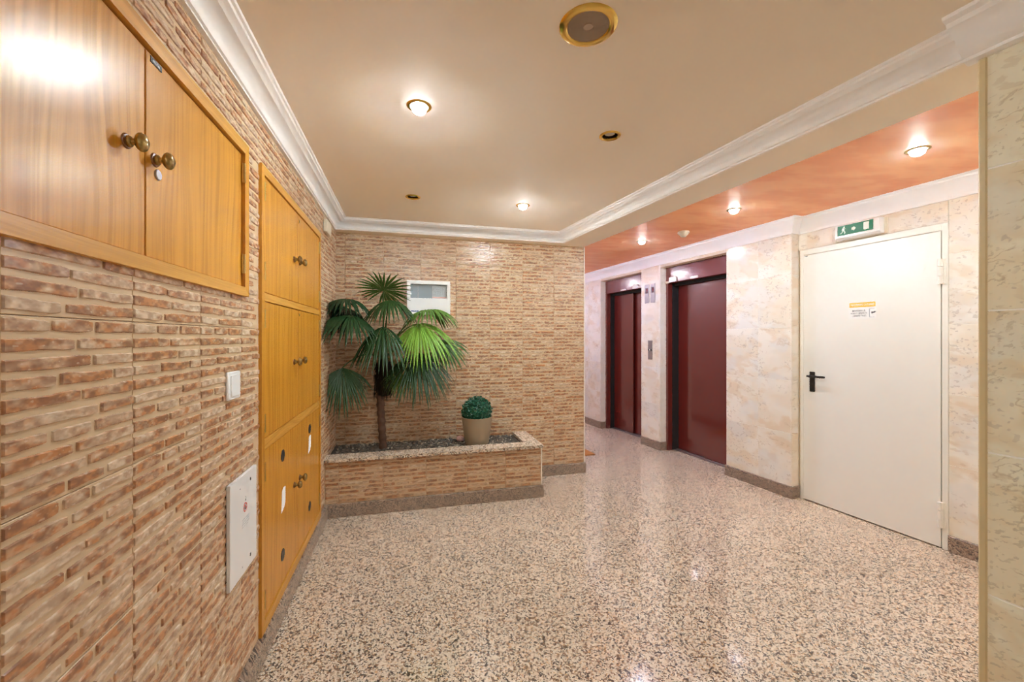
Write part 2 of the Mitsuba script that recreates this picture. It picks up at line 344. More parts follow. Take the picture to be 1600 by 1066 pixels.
# ------------------------------------------------------------------ brick relief tiles
TW, TH, NC = .3195, .3215, 10
def wavy(u, seed, amp):
    r = np.random.RandomState(seed); k = r.uniform(18, 60, 3); ph = r.uniform(0, 6.28, 3); a = r.uniform(.3, 1, 3)
    return amp * (np.sin(np.outer(u, k) + ph) * a).sum(1) / 1.4
def brick_mesh(u0, u1, v0, v1, seed, edge0, edge1, tone, N=8, h=.0036, inset=.0021):
    u = np.linspace(u0, u1, N)
    lo, hi = v0 + wavy(u, seed, .0011), v1 + wavy(u, seed + 991, .0017)
    r = np.random.RandomState(seed + 5)
    if not edge0: u[0] += r.uniform(-.001, .001); lo[0] += .0018; hi[0] -= .0018
    if not edge1: lo[-1] += .0018; hi[-1] -= .0018
    ui = u.copy(); ui[0] += inset; ui[-1] -= inset
    k = np.clip(ui, u[0], u[-1])
    loi, hii = np.interp(k, u, lo) + inset, np.interp(k, u, hi) - inset
    hh = h * (1 + .25 * np.sin(u * 70 + seed))
    outer = [(a, b, -.0006) for a, b in zip(u, lo)] + [(a, b, -.0006) for a, b in zip(u[::-1], hi[::-1])]
    inner = [(a, b, c) for a, b, c in zip(ui, loi, hh)] + [(a, b, c) for a, b, c in zip(ui[::-1], hii[::-1], hh[::-1])]
    n = 2 * N; v = np.array(outer + inner); f = []
    for i in range(n):
        j = (i + 1) % n; f += [[i, j, n + j], [i, n + j, n + i]]
    for i in range(N - 1):
        a, b, c, d = n + i, n + i + 1, n + n - 2 - i, n + n - 1 - i
        f += [[a, b, c], [a, c, d]]
    m = trimesh.Trimesh(v, np.array(f), process=False)
    m.metadata['uv'] = np.tile([tone, (seed * .137) % 1.0], (len(v), 1)); m.metadata['area'] = (u1 - u0)
    return m
# gaps of the ten courses (from the top) as fractions of the tile's width; three designs
DES = [[(.36, .59), (.425,), (.715,), (.55,), (.39,), (.55,), (.68,), (.43,), (.49,), (.38,)],
       [(.30, .62), (.47,), (.60,), (.34, .8), (.52,), (.66,), (.28, .61), (.46,), (.57,), (.40, .72)]]
TON = [[(.15, .4, .8), (.35, .45), (.2, .6), (.75, .3), (.15, .35), (.8, .3), (.6, .35), (.3, .55), (.2, .75), (.75, .2)],
       [(.7, .3, .2), (.25, .5), (.3, .85), (.5, .2, .7), (.2, .4), (.8, .25), (.3, .7, .45), (.2, .5), (.65, .3), (.3, .2, .85)]]
PROTO = []
for D in range(2):
    bl = []
    for c in range(NC):
        top = TH - (c + .14) * TH / NC; bot = TH - (c + .80) * TH / NC
        cuts = DES[D][c]; s = 0
        ends = [0] + list(cuts) + [1]
        for i in range(len(ends) - 1):
            tight = (c * 7 + i * 3 + D) % 4 == 0         # some neighbours touch
            a = ends[i] * TW + (.002 if i == 0 else (.001 if tight else .0055)); b = ends[i + 1] * TW - (.002 if i == len(ends) - 2 else .0055)
            bl.append(brick_mesh(a, b, bot + rs.uniform(-.001, .001), top + rs.uniform(-.001, .0015), D * 1000 + c * 37 + i * 11 + 3, i == 0, i == len(ends) - 2, TON[D][c][i % len(TON[D][c])] * .9 + rs.uniform(0, .1)))
    PROTO.append(bl)
PLY = {}
def proto_ply(D, i, cut=None):
    if (D, i) not in PLY: PLY[D, i] = mikit.ply(PROTO[D][i], 'm_brick', smooth=False, uv=PROTO[D][i].metadata['uv'])
    return PLY[D, i]
CAMP = np.array([0, 0, 1.35])
def pixel_size(p):
    q = p - CAMP; f = q[0] * math.sin(YAW) + q[1] * math.cos(YAW); r = q[0] * math.cos(YAW) - q[1] * math.sin(YAW)
    if f < .05 or abs(r / f) > 1.3 or abs(q[2] / f) > .9: return 0
    return 1 / f
def brick_wall(parent, M, ujoints, zjoints, skip, zshift, most, mat='m_mortar', view=None):
    cand = []
    for i in range(len(ujoints) - 1):
        for j in range(len(zjoints) - 1):
            u0, u1, z0, z1 = ujoints[i], ujoints[i + 1], zjoints[j], zjoints[j + 1]
            if skip(u0, u1, z0, z1): continue
            m = wbox(M, u0 + .0007, u1 - .0007, z0 + .0007, z1 - .0007, -.0095, 0, .0012)
            tk = obj('tile', m, mat, parent)
            D = (j + zshift) % 2
            # the full tile's left lower corner: a cut tile keeps its right or its top part
            full = TW
            sx = 1.0
            base_u = u1 - full if (i == 0 and u1 - u0 < .9 * full) else u0
            if abs((u1 - u0) - full) < .03: sx = (u1 - u0) / full; base_u = u0
            for b, pm in enumerate(PROTO[D]):
                lo, hi = pm.bounds
                a0, a1, c0, c1 = base_u + lo[0] * sx, base_u + hi[0] * sx, z0 + lo[1], z0 + hi[1]
                cutm = None
                if c1 > z1 or a1 < u0 + .012 or a0 > u1 - .012: continue
                if a0 < u0 or a1 > u1:
                    cutm = pm.copy(); v = cutm.vertices.copy(); v[:, 0] = np.clip(v[:, 0] * sx, u0 - base_u + .002, u1 - base_u - .002) ; cutm.vertices = v
                cu, cz = (a0 + a1) / 2, (c0 + c1) / 2
                if skip(cu - .001, cu + .001, cz - .001, cz + .001): continue
                L = np.eye(4); L[0, 0] = sx if cutm is None else 1; L[:3, 3] = [base_u, z0, 0]
                W = M @ L; p = (M @ np.array([cu, cz, 0, 1]))[:3]
                cand.append((pixel_size(p) * (a1 - a0) ** .5 if view is None else view(cu, cz, a1 - a0), tk, D, b, cutm, W))
    cand.sort(key=lambda x: -x[0]); rest = []; ruv = []
    for q, (sz, tk, D, b, cutm, W) in enumerate(cand):
        if q < most:
            if cutm is None:
                scene[numbered(tk + '__brick')] = {**proto_ply(D, b), 'to_world': T(W)}
            else: obj('brick', at(cutm, W), 'm_brick', tk, False, uv=cutm.metadata['uv'])
        else:
            pm = cutm if cutm is not None else PROTO[D][b]; rest.append(at(pm, W)); ruv.append(pm.metadata['uv'])
    if rest:
        k = obj('brick_relief', trimesh.util.concatenate(rest), 'm_brick', parent, False, uv=np.vstack(ruv)); labels[k] = {'kind': 'stuff'}
def inside(u0, u1, z0, z1, r): return u0 > r[0] and u1 < r[1] and z0 > r[2] and z1 < r[3]
UC = (.505, 1.753, 1.505, 2.073); TC = (1.907, 3.108, .1, 2.079)
skip_left = lambda a, b, c, d: inside(a, b, c, d, (UC[0] + .01, UC[1] - .004, UC[2] + .004, UC[3] - .004)) or inside(a, b, c, d, (TC[0] + .004, TC[1] - .004, 0, TC[3] - .004)) or (a > 3.33 and d < .42)
zj = [.1 + TH * k for k in range(7)] + [SOFF + .004]
uj = [.1755 + .3095 * k for k in range(12)]; uj = [u for u in uj if u < 3.7] + [3.7985]
brick_wall(wall_left, LEFT, uj, zj, skip_left, 0, 300)
obj('plain_cladding', wbox(LEFT, YR, uj[0] - .001, .1, SOFF, -.0095, 0), 'm_mortar', wall_left)
ujb = [-.599] + [-.525 + .3197 * k for k in range(8)]
skip_back = lambda a, b, c, d: (d < .42 and b < 1.0)
brick_wall(wall_back, BACK, ujb, zj, skip_back, 0, 300)

# ------------------------------------------------------------------ planter
planter = thing('planter', 'low built-in planter box faced with brick tiles and granite coping below the palm', 'planter')
obj('body', cat(box(-.598, 1.097, 3.326, 3.40, 0, .424), box(.985, 1.097, 3.326, 3.794, 0, .424), box(-.598, 1.0, 3.40, 3.794, 0, .36)), 'm_grout', planter)
obj('side_tile', box(1.0972, 1.106, 3.325, 3.794, .1, .424, .001), 'm_mortar', planter)
obj('coping', prism([(-.599, 3.262), (1.105, 3.262), (1.105, 3.795), (.972, 3.795), (.972, 3.405), (-.599, 3.405)], .426, .45), 'm_coping', planter)
obj('skirting', cat(box(-.575, 1.119, 3.297, 3.325, 0, .1, .003), box(1.099, 1.119, 3.30, 3.785, 0, .1, .003)), 'm_granite', planter)
obj('corner_strip', box(1.099, 1.1095, 3.3125, 3.326, .1, .426, .002), 'm_beadw', planter)
brick_wall(planter, PLANT, [-.598, -.504, -.182, .143, .467, .79, 1.0985], [.1, .4215], lambda *a: False, 1, 300)
# gravel
st = trimesh.creation.icosphere(subdivisions=1); pm, pu = [], []
octa = trimesh.creation.icosphere(subdivisions=0)
for k in range(3600):
    x, y = rs.uniform(-.59, .962), rs.uniform(3.413, 3.79)
    m = octa.copy(); s = rs.uniform(.0045, .0105) * (1.0 if rs.rand() < .9 else 1.35)
    m.apply_scale(np.array([s * rs.uniform(.8, 1.4), s * rs.uniform(.8, 1.3), s * rs.uniform(.55, .85)]))
    m.apply_transform(trimesh.transformations.rotation_matrix(rs.uniform(0, 6.28), [rs.uniform(-.3, .3), rs.uniform(-.3, .3), 1]))
    m.apply_translation([x, y, .418 + rs.uniform(0, .008)]); pm.append(m); pu.append(np.full((len(m.vertices), 2), rs.rand()))
gm = box(-.597, .984, 3.401, 3.796, .37, .418); pm.append(gm); pu.append(np.full((len(gm.vertices), 2), .1))
k = obj('gravel', trimesh.util.concatenate(pm), 'm_gravel', None, False, uv=np.vstack(pu)); labels[k] = {'label': 'dark grey pebble gravel filling the planter', 'category': 'gravel', 'kind': 'stuff'}
m = trimesh.creation.icosphere(subdivisions=3, radius=.032); m.vertices *= 1 + .25 * (meshkit.noise(m.vertices * 45) - .5)[:, None]; m.apply_scale([1.1, 1, .85]); m.apply_translation([.455, 3.66, .448])
k = obj('stone', m, 'm_pink', None, True); labels[k] = {'label': 'rounded pinkish stone on the gravel left of the topiary pot', 'category': 'stone'}

# topiary
tp = thing('potted_topiary', 'round clipped green topiary ball in a taupe pot on the planter gravel', 'potted plant')
PX, PY, PZ = .587, 3.545, .428
obj('pot', at(lathe([(0, 0), (.098, 0), (.102, .004), (.133, .228), (.133, .236), (.126, .236), (.120, .20), (0, .20)], 48), frame([PX, PY, PZ], [1, 0, 0], [0, 1, 0], [0, 0, 1])), 'm_pot', tp, 40)
leaf0 = np.array([[0, 0, 0], [.35, .42, .10], [0, 1, .05], [-.35, .42, .10]]); lv, lf = [], []
core = trimesh.creation.icosphere(subdivisions=2, radius=.112); core.apply_translation([PX, PY, PZ + .275])
for q in range(1900):
    d = rs.normal(size=3); d /= np.linalg.norm(d)
    if d[2] < -.75: continue
    r = .118 + rs.uniform(-.012, .012); c = np.array([PX, PY, PZ + .275]) + d * r
    t = rs.normal(size=3); t -= t @ d * d * .8; t /= np.linalg.norm(t); t = t * .8 + d * .6; t /= np.linalg.norm(t)
    sidev = np.cross(t, d + rs.normal(size=3) * .25); sidev /= np.linalg.norm(sidev); nn = np.cross(sidev, t)
    s = rs.uniform(.014, .024)
    v = c + s * (leaf0[:, :1] * sidev + leaf0[:, 1:2] * t + leaf0[:, 2:] * nn)
    o = 4 * (len(lv)); lv.append(v); lf += [[o, o + 1, o + 2], [o, o + 2, o + 3]]
fm = trimesh.Trimesh(np.vstack(lv), np.array(lf), process=False)
k = obj('foliage', trimesh.util.concatenate([fm, core]), 'm_bush', tp); labels[k] = {'kind': 'stuff'}

# ------------------------------------------------------------------ palm
palm = thing('fan_palm', 'tall artificial fan palm with a dark fibrous trunk rising from the planter gravel', 'palm')
TXc, TYc = -.212, 3.62
zt = np.linspace(.40, .92, 30)
obj('trunk', tube(np.stack([TXc + .012 * np.sin(zt * 5), TYc + 0 * zt, zt], 1), .031 + .004 * np.sin(zt * 90), 16), 'm_trunk', palm, True)
zt = np.linspace(0, 1, 40)
v, f = common_tube(np.stack([TXc + .012 + .012 * np.sin(zt * 4), TYc + 0 * zt, .865 + zt * .37], 1), .016 + .066 * np.clip(np.sin(np.clip(zt * 1.12 + .08, 0, 1) * math.pi), 0, 1) ** .55 * (1 - .36 * zt), 22)
v = v + (meshkit.fbm(v * np.array([60, 60, 24.]), 3)[:, None] - .5) * .035 * np.array([1, 1, .3])
fib = [trimesh.Trimesh(v, f, process=False)]
for q in range(150):
    a, z = rs.uniform(0, 6.28), rs.uniform(.88, 1.16); r = .052 + rs.uniform(0, .018)
    p0 = np.array([TXc + .012 + r * math.cos(a), TYc + r * math.sin(a), z])
    fib.append(tube([p0, p0 + [.010 * math.cos(a), .010 * math.sin(a), -.03], p0 + [.012 * math.cos(a) + rs.uniform(-.01, .01), .012 * math.sin(a), -.07]], [.0025, .002, .0006], 4))
obj('fibre_sheath', trimesh.util.concatenate(fib), 'm_fibre', palm, True)
def frond(hub, axis, nrm, R, spread, droop, tone, n=26, start=None, wid=1.0, seed=0, side=.25, bend=1.5):
    r = np.random.RandomState(seed); hub = np.array(hub, float)
    a = np.array(axis, float); a /= np.linalg.norm(a); nn = np.array(nrm, float); nn -= nn @ a * a; nn /= np.linalg.norm(nn); b = np.cross(nn, a)
    V, F, UVs = [], [], []; K = 11; down = np.array([0, 0, -1.])
    for i in range(n):
        ph = math.radians(spread) * (2 * (i + .5) / n - 1) + r.uniform(-.03, .03)
        d = math.cos(ph) * a + math.sin(ph) * b; sdir = -math.sin(ph) * a + math.cos(ph) * b
        L = R * (1 - side * abs(ph / math.radians(spread)) ** 1.5) * r.uniform(.90, 1.06)
        half = math.radians(spread) / n * .98; o = len(V); p = hub.copy(); dd = droop * r.uniform(.85, 1.15)
        for k in range(K):
            s = k / (K - 1)
            g = dd * s ** bend; t = d + down * g; t /= np.linalg.norm(t)
            if k: p = p + t * L / (K - 1)
            w = L * min(s, .45) * math.tan(half) if s < .46 else L * .45 * math.tan(half) * (1 - ((s - .45) / .55) ** 1.7)
            w = max(w * wid, .0007)
            sd = sdir - sdir @ t * t; sd /= np.linalg.norm(sd); up = np.cross(t, sd); up *= np.sign(up @ nn + 1e-9)
            V += [p - sd * w - up * w * .35, p + up * w * .35, p + sd * w - up * w * .35]; UVs += [[0, tone], [.5, tone], [1, tone]]
            if k:
                q = o + 3 * k
                for e in (0, 1): F += [[q - 3 + e, q - 2 + e, q + 1 + e], [q - 3 + e, q + 1 + e, q + e]]
    V = np.array(V); V[:, 0] = np.maximum(V[:, 0], -.588); V[:, 1] = np.minimum(V[:, 1], 3.788)
    key = obj('frond', trimesh.Trimesh(V, np.array(F), process=False), 'm_leaf', palm, True, uv=np.clip(np.array(UVs), 0, 1))
    c = np.array([TXc + .012, TYc, 1.17]) if start is None else np.array(start)
    t = np.linspace(0, 1, 14)[:, None]; mid = (c + hub) / 2 + np.array([0, 0, .07 + .22 * abs(hub[0] - c[0])])
    path = (1 - t) ** 2 * c + 2 * t * (1 - t) * mid + t ** 2 * hub
    tb = tube(path, np.linspace(.007, .0045, 14), 7)
    obj('petiole', tb, 'm_leaf', key, True, uv=np.tile([0., min(1, tone * .5 + .12)], (len(tb.vertices), 1)))
frond((-.195, 3.58, 1.745), (.45, -.60, .40), (0, -.75, -.6), .255, 168, .25, .30, 30, seed=1, side=.25)
frond((-.475, 3.50, 1.655), (-.15, -.9, .12), (-.1, -.3, 1), .29, 135, 2.0, .05, 26, seed=2, side=.1, wid=1.1)
frond((-.425, 3.41, 1.525), (-.60, -.72, .05), (-.2, -.4, 1), .43, 130, 1.6, .07, 30, bend=1.1, seed=3, side=.3, wid=1.1)
frond((-.150, 3.50, 1.655), (.25, -.85, .15), (0, -.3, 1), .34, 122, 2.0, .12, 28, bend=1.0, seed=4, side=.1, wid=1.1)
frond((-.190, 3.42, 1.440), (.0, -.9, .05), (0, -.4, 1), .47, 120, 2.6, .09, 38, bend=.75, seed=5, side=.1, wid=1.1)
frond((.160, 3.55, 1.580), (.50, -.75, .20), (.2, -.3, .9), .34, 115, 1.8, .40, 28, seed=6, side=.1, wid=1.1)
frond((.085, 3.45, 1.465), (.38, -.65, -.22), (0, -.6, .8), .50, 105, 1.9, .95, 30, bend=1.0, seed=7, side=.25)
frond((.265, 3.56, 1.330), (.28, -.35, -.45), (0, -.8, .6), .34, 75, 1.3, .22, 20, seed=12, side=.1, start=(.0, 3.6, 1.28))
frond((.075, 3.46, 1.225), (.07, -.62, -.40), (0, -.7, .7), .50, 96, 1.7, .08, 36, bend=.9, seed=8, side=.2, wid=1.1)
frond((-.060, 3.56, 1.050), (-.05, -.40, -.6), (0, -.9, .3), .21, 85, .8, .7, 18, seed=9)
frond((-.495, 3.44, 1.115), (.06, -.45, -.70), (0, -.9, .4), .41, 74, 1.2, .10, 26, seed=10, side=.3, wid=1.1)
frond((-.500, 3.62, 1.60), (-.4, -.3, -.1), (-.2, -.5, .8), .36, 120, 1.6, .03, 24, seed=11)

# ------------------------------------------------------------------ cabinets on the left wall
def knob(parent, M, u, v, n0):
    K0 = M @ frame([u, v, n0], [0, 1, 0], [-1, 0, 0], [0, 0, 1])
    prof = [(0, .003), (.0105, .003), (.0118, .006), (.0105, .0095), (.0068, .012), (.0060, .017), (.0085, .019), (.0150, .0215), (.0185, .026), (.0190, .030), (.0165, .035), (.010, .039), (0, .040)]
    m = lathe(prof, 28); m.apply_scale([1.08, .9, 1])
    k = obj('knob', at(m, K0), 'm_oldbrass', parent, 40)
    obj('rosette', at(lathe([(0, 0), (.0165, 0), (.0155, .003), (.012, .0045), (0, .0045)], 28), K0), 'm_rosette', k, 40)
def hinge(parent, M, u, v0, v1, n0):
    h = (v1 - v0)
    m = cat(wbox(M, u - .007, u + .007, v0, v1, n0 - .004, n0 + .0015, .0008), at(trimesh.creation.cylinder(.0048, h * .48, sections=16), M @ frame([u, v0 + h * .25, n0 + .003], [1, 0, 0], [0, 0, 1], [0, -1, 0])),
            at(trimesh.creation.cylinder(.0048, h * .48, sections=16), M @ frame([u, v0 + h * .75, n0 + .003], [1, 0, 0], [0, 0, 1], [0, -1, 0])))
    obj('hinge', m, 'm_brass', parent, 30)
def disc(parent, name, M, u, v, n0, r, th, mat):
    return obj(name, at(lathe([(0, 0), (r, 0), (r, th * .6), (r * .86, th), (0, th)], 28), M @ frame([u, v, n0], [1, 0, 0], [0, 1, 0], [0, 0, 1])), mat, parent, 30)
def text(parent, s, M, u, v, n0, h, mat, bold=False, w=None, name='lettering'):
    m = meshkit.text_mesh(s, h, .0005, bold)
    if w: m.apply_scale([w / m.extents[0], 1, 1])
    return obj(name, at(m, M @ frame([u, v, n0], [1, 0, 0], [0, 1, 0], [0, 0, 1])), mat, parent)
uc = thing('wall_cabinet', 'varnished oak two-door cabinet set high in the brick tiled left wall', 'cabinet')
a, b, c, d = UC
obj('case', wbox(LEFT, a + .01, b - .01, c + .01, d - .01, -.10, -.004), 'm_darkgap', uc)
def frame4(parent, M, a, b, c, d, w, wt, wb, n0, n1, notch=0):
    mk = lambda q: at(trimesh.creation.extrude_polygon(Polygon(q), n1 - n0, engine='earcut'), M @ frame([0, 0, n0], [1, 0, 0], [0, 1, 0], [0, 0, 1]))
    obj('frame_rail', mk([(a, c), (b, c), (b - w, c + wb), (a + w, c + wb)]), 'm_woodh', parent)
    obj('frame_rail', mk([(a, d), (a + w, d - wt), (b - w, d - wt), (b, d)]), 'm_woodh', parent)
    obj('frame_stile', mk([(a, c), (a + w, c + wb), (a + w, d - wt), (a, d)]), 'm_wood', parent)
    obj('frame_stile', mk([(b, c), (b, d), (b - w, d - wt), (b - w, c + wb)]), 'm_wood', parent)
frame4(uc, LEFT, a, b, c, d, .038, .040, .033, -.02, .017)
dl = obj('door', wbox(LEFT, a + .042, 1.137, c + .036, d - .045, -.012, .006, .0015), 'm_wood', uc)
drr = obj('door', wbox(LEFT, 1.1415, b - .043, c + .036, d - .045, -.012, .006, .0015), 'm_wood', uc)
knob(dl, LEFT, 1.072, 1.779, .006); knob(drr, LEFT, 1.176, 1.781, .006)
disc(drr, 'lock', LEFT, 1.187, 1.749, .006, .013, .004, 'm_steel')
pk = obj('name_plate', wbox(LEFT, 1.158, 1.204, 2.009, 2.024, .0055, .0075, .0005), 'm_black', drr)
obj('plate_mark', cat(*[wbox(LEFT, 1.166 + .005 * q, 1.169 + .005 * q, 2.013, 2.019, .0075, .0078) for q in range(6)]), 'm_paleink', pk)
for z0, z1 in ((1.922, 1.995), (1.588, 1.660)):
    hinge(uc, LEFT, b - .041, z0, z1, .012); hinge(uc, LEFT, a + .040, z0, z1, .012)

tc = thing('meter_cupboard', 'tall varnished oak cupboard with six doors built into the left wall', 'cupboard')
a, b, c, d = TC
obj('case', wbox(LEFT, a + .01, b - .01, c + .004, d - .01, -.10, -.004), 'm_darkgap', tc)
frame4(tc, LEFT, a, b, c, d, .036, .036, .046, -.02, .013)
rails = [(1.507, 1.542), (.872, .917)]
for z0, z1 in rails: obj('frame_rail', wbox(LEFT, a + .037, b - .037, z0, z1, -.02, .0105, .001), 'm_woodh', tc)
rows = [(1.545, d - .040), (.920, 1.504), (c + .049, .869)]
for q, (z0, z1) in enumerate(rows):
    l = obj('door', wbox(LEFT, a + .039, 2.5125, z0, z1, -.012, .007, .0015), 'm_wood', tc)
    r = obj('door', wbox(LEFT, 2.5155, b - .039, z0, z1, -.012, .007, .0015), 'm_wood', tc)
    kz = [1.773, 1.220, .556][q]
    knob(l, LEFT, 2.430, kz, .007); knob(r, LEFT, 2.545, kz + .003, .007)
    if q < 2: disc(r, 'lock', LEFT, 2.540, [2.008, 1.480][q], .007, .008, .003, 'm_brass')
    else:
        for u, z, par in ((2.222, .773, l), (2.222, .287, l), (2.79, .782, r), (2.79, .299, r)): disc(par, 'vent_disc', LEFT, u, z, .007, .029, .003, 'm_black')
        for u, z, par, hh in ((2.232, .556, l, .115), (2.79, .688, r, .105)):
            sk = obj('paper_sticker', at(trimesh.creation.extrude_polygon(Polygon([(-.034, -hh / 2), (.012, -hh / 2 + .012), (.034, -hh / 2 + .03), (.036, hh / 2 - .004), (.0, hh / 2), (-.02, hh / 2 - .012)]), .0008, engine='earcut'), LEFT @ frame([u, z, .007], [1, 0, 0], [0, 1, 0], [0, 0, 1])), 'm_paper', par)
    for z in ([1.972, 1.634], [1.433, .987], [.780, .238])[q]:
        hinge(tc, LEFT, a + .038, z - .04, z + .04, .0085); hinge(tc, LEFT, b - .038, z - .04, z + .04, .0085)

# ------------------------------------------------------------------ small things on the left wall
sw = thing('light_switch', 'white rocker light switch on the brick tiles left of the tall cupboard', 'light switch')
obj('plate', wbox(LEFT, 1.584, 1.686, 1.134, 1.232, 0, .012, .004), 'm_plastic', sw, 40)
obj('rocker', wbox(LEFT, 1.600, 1.670, 1.146, 1.220, .011, .016, .003), 'm_plastic', sw, 40)
pn = thing('access_panel', 'white rectangular access panel with a red no-fire symbol low on the brick tiled wall', 'panel')
obj('sheet', wbox(LEFT, 1.584, 1.836, .482, .846, .004, .016, .0015), 'm_panel', pn)
obj('back_box', wbox(LEFT, 1.590, 1.830, .488, .840, -.002, .004), 'm_darkgap', pn)
for u, z in ((1.77, .810), (1.77, .520)): disc(pn, 'keyhole', LEFT, u, z, .016, .006, .001, 'm_black')
for u, z in ((1.67, .805), (1.69, .512)): disc(pn, 'screw', LEFT, u, z, .016, .003, .001, 'm_steel')
def ringm(r0, r1, th, n=32): return lathe([(r0, 0), (r1, 0), (r1, th), (r0, th), (r0, 0)], n)
F0 = lambda u, v, n: LEFT @ frame([u, v, n], [1, 0, 0], [0, 1, 0], [0, 0, 1])
rt = trimesh.transformations.rotation_matrix(math.radians(-45), [0, 0, 1])
obj('prohibition_mark', cat(at(ringm(.013, .017, .0006), F0(1.718, .722, .016)), at(at(box(-.015, .015, -.0016, .0016, 0, .0007), rt), F0(1.718, .722, .016))), 'm_redink', pn)
obj('flame_mark', at(trimesh.creation.extrude_polygon(Polygon([(-.006, -.009), (.006, -.009), (.008, .0), (.002, .004), (.003, .013), (-.003, .006), (-.008, .001)]), .0005, engine='earcut'), F0(1.718, .722, .016)), 'm_ink', pn)
obj('flame_mark', at(trimesh.creation.extrude_polygon(Polygon([(-.004, 0), (.004, 0), (.005, .006), (.001, .016), (-.001, .008)]), .0005, engine='earcut'), F0(1.721, .745, .016)), 'm_ink', pn)
for q in range(4): obj('text_line', wbox(LEFT, 1.688, 1.758 - .012 * (q == 3), .680 - .009 * q, .684 - .009 * q, .016, .0163), 'm_textgrey', pn)
wb = thing('chime_box', 'small cream wall box beneath the cornice in the left corner', 'box')
obj('cover', wbox(LEFT, 3.235, 3.405, 2.128, 2.222, .004, .030, .004), 'm_cream', wb)
obj('base', wbox(LEFT, 3.243, 3.397, 2.134, 2.216, -.002, .006), 'm_ink', wb)

# ------------------------------------------------------------------ notice box on the back wall
nb = thing('notice_case', 'white wall case with a glazed grey window behind the palm', 'notice board')
a, b, c, d = -.006, .376, 1.560, 1.862
mk = lambda q, n0, n1: at(trimesh.creation.extrude_polygon(Polygon(q[0], [q[1]]), n1 - n0, engine='earcut'), BACK @ frame([0, 0, n0], [1, 0, 0], [0, 1, 0], [0, 0, 1]))
win = [(a + .032, 1.705), (b - .028, 1.705), (b - .028, d - .030), (a + .032, d - .030)]
obj('case', mk(([(a, c), (b, c), (b, d), (a, d)], win), .004, .050), 'm_plastic', nb)
obj('back_plate', wbox(BACK, a + .006, b - .006, c + .006, d - .006, -.001, .012), 'm_ink', nb)
obj('grey_sheet', wbox(BACK, a + .034, b - .030, 1.706, d - .032, .012, .015), 'm_greypaper', nb)
sh = obj('list_sheet', wbox(BACK, .215, .345, 1.708, 1.822, .015, .016), 'm_listpaper', nb)
for q in range(9): obj('ruled_line', wbox(BACK, .22, .34, 1.735 + .009 * q, 1.7362 + .009 * q, .016, .0164), 'm_paleink', sh)
for q in range(6): obj('ruled_line', wbox(BACK, .222 + .022 * q, .2235 + .022 * q, 1.735, 1.808, .016, .0164), 'm_paleink', sh)
obj('pink_band', wbox(BACK, .218, .343, 1.710, 1.723, .016, .0165), 'm_pink', sh)
obj('divider', wbox(BACK, .088, .094, 1.708, 1.825, .015, .018), 'm_paleink', nb)
obj('glass_pane', wbox(BACK, a + .0325, b - .0285, 1.7055, d - .0305, .034, .0345), 'm_glass', nb)
obj('logo_mark', wbox(BACK, .030, .095, 1.582, 1.594, .050, .0505), 'm_blueink', nb)

# ------------------------------------------------------------------ lifts
def lift(u0, u1, label, near_front, stick):
    e = thing('elevator', label, 'elevator')
    F, J = -.085, -.150                           # face and back of the red frame, behind the marble
    obj('jamb', wbox(LIFT, u0, u0 + .035, 0, 2.19, J, F, .002), 'm_red', e)
    obj('jamb', wbox(LIFT, u1 - .035, u1, 0, 2.19, J, F, .002), 'm_red', e)
    obj('lintel', wbox(LIFT, u0 + .0351, u1 - .0351, 2.005, 2.189, J, F, .002), 'm_red', e)
    obj('shaft_liner', cat(wbox(LIFT, u0 + .001, u0 + .038, 0, 2.19, -.32, J - .001), wbox(LIFT, u1 - .038, u1 - .001, 0, 2.19, -.32, J - .001), wbox(LIFT, u0 + .038, u1 - .038, 1.975, 2.19, -.32, J - .030), wbox(LIFT, u0, u1, 0, 2.19, -.34, -.321)), 'm_shaft', e)
    mid = (u0 + u1) / 2
    nf, ff = (-.218, -.240) if near_front else (-.258, -.215)
    obj('door_panel', wbox(LIFT, u0 + .039, mid + .012, .012, 1.98, ff - .026, ff, .003), 'm_redleaf', e)   # far leaf
    obj('door_panel', wbox(LIFT, mid - .012, u1 - .039, .012, 1.98, nf - .026, nf, .003), 'm_redleaf', e)
    obj('sill', wbox(LIFT, u0 + .039, u1 - .039, 0, .010, -.30, -.205, .001), 'm_sill', e)
    obj('sill', wbox(LIFT, u0 + .036, u1 - .036, 0, .006, -.204, -.165, .001), 'm_sill', e)
    for x0, x1, z0, z1 in stick:
        obj('sticker', wbox(LIFT, x0, x1, z0, z1, F, F + .0012, .0003), 'm_paper', e)
    return e
lift(-2.188, -1.262, 'far elevator with dark red sliding doors, half hidden beside the back wall corner', False, [(-1.55, -1.44, 2.008, 2.066), (-1.815, -1.69, 2.009, 2.03)])
e2 = lift(-.913, .022, 'near elevator with glossy dark red doors beside the wide marble pillar', True, [(-.53, -.42, 2.010, 2.036)])
obj('bracket_plate', wbox(LIFT, -.85, -.735, 2.008, 2.066, -.085, -.07, .002), 'm_plastic', e2)
obj('bracket_plate', wbox(LIFT, -.905, -.85, 2.000, 2.022, -.085, -.06, .002), 'm_cream', e2)
for (u0, u1), lab in (((-1.190, -1.111), 'left of the two steel floor indicator plates between the elevators'), ((-1.080, -1.000), 'right of the two steel floor indicator plates between the elevators')):
    t = thing('floor_indicator', lab, 'indicator panel', 'indicator plates between the elevators')
    obj('plate', wbox(LIFT, u0, u1, 1.782, 2.014, 0, .006, .001), 'm_steel', t)
    dk = obj('display', wbox(LIFT, u0 + .018, u1 - .016, 1.905, 1.972, .0055, .0075, .0005), 'm_darkred', t)
    obj('digit', wbox(LIFT, u0 + .040, u0 + .052, 1.925, 1.955, .0075, .008), 'm_redled', dk)
t = thing('call_button_panel', 'narrow steel elevator call panel on the pillar between the elevators', 'button panel')
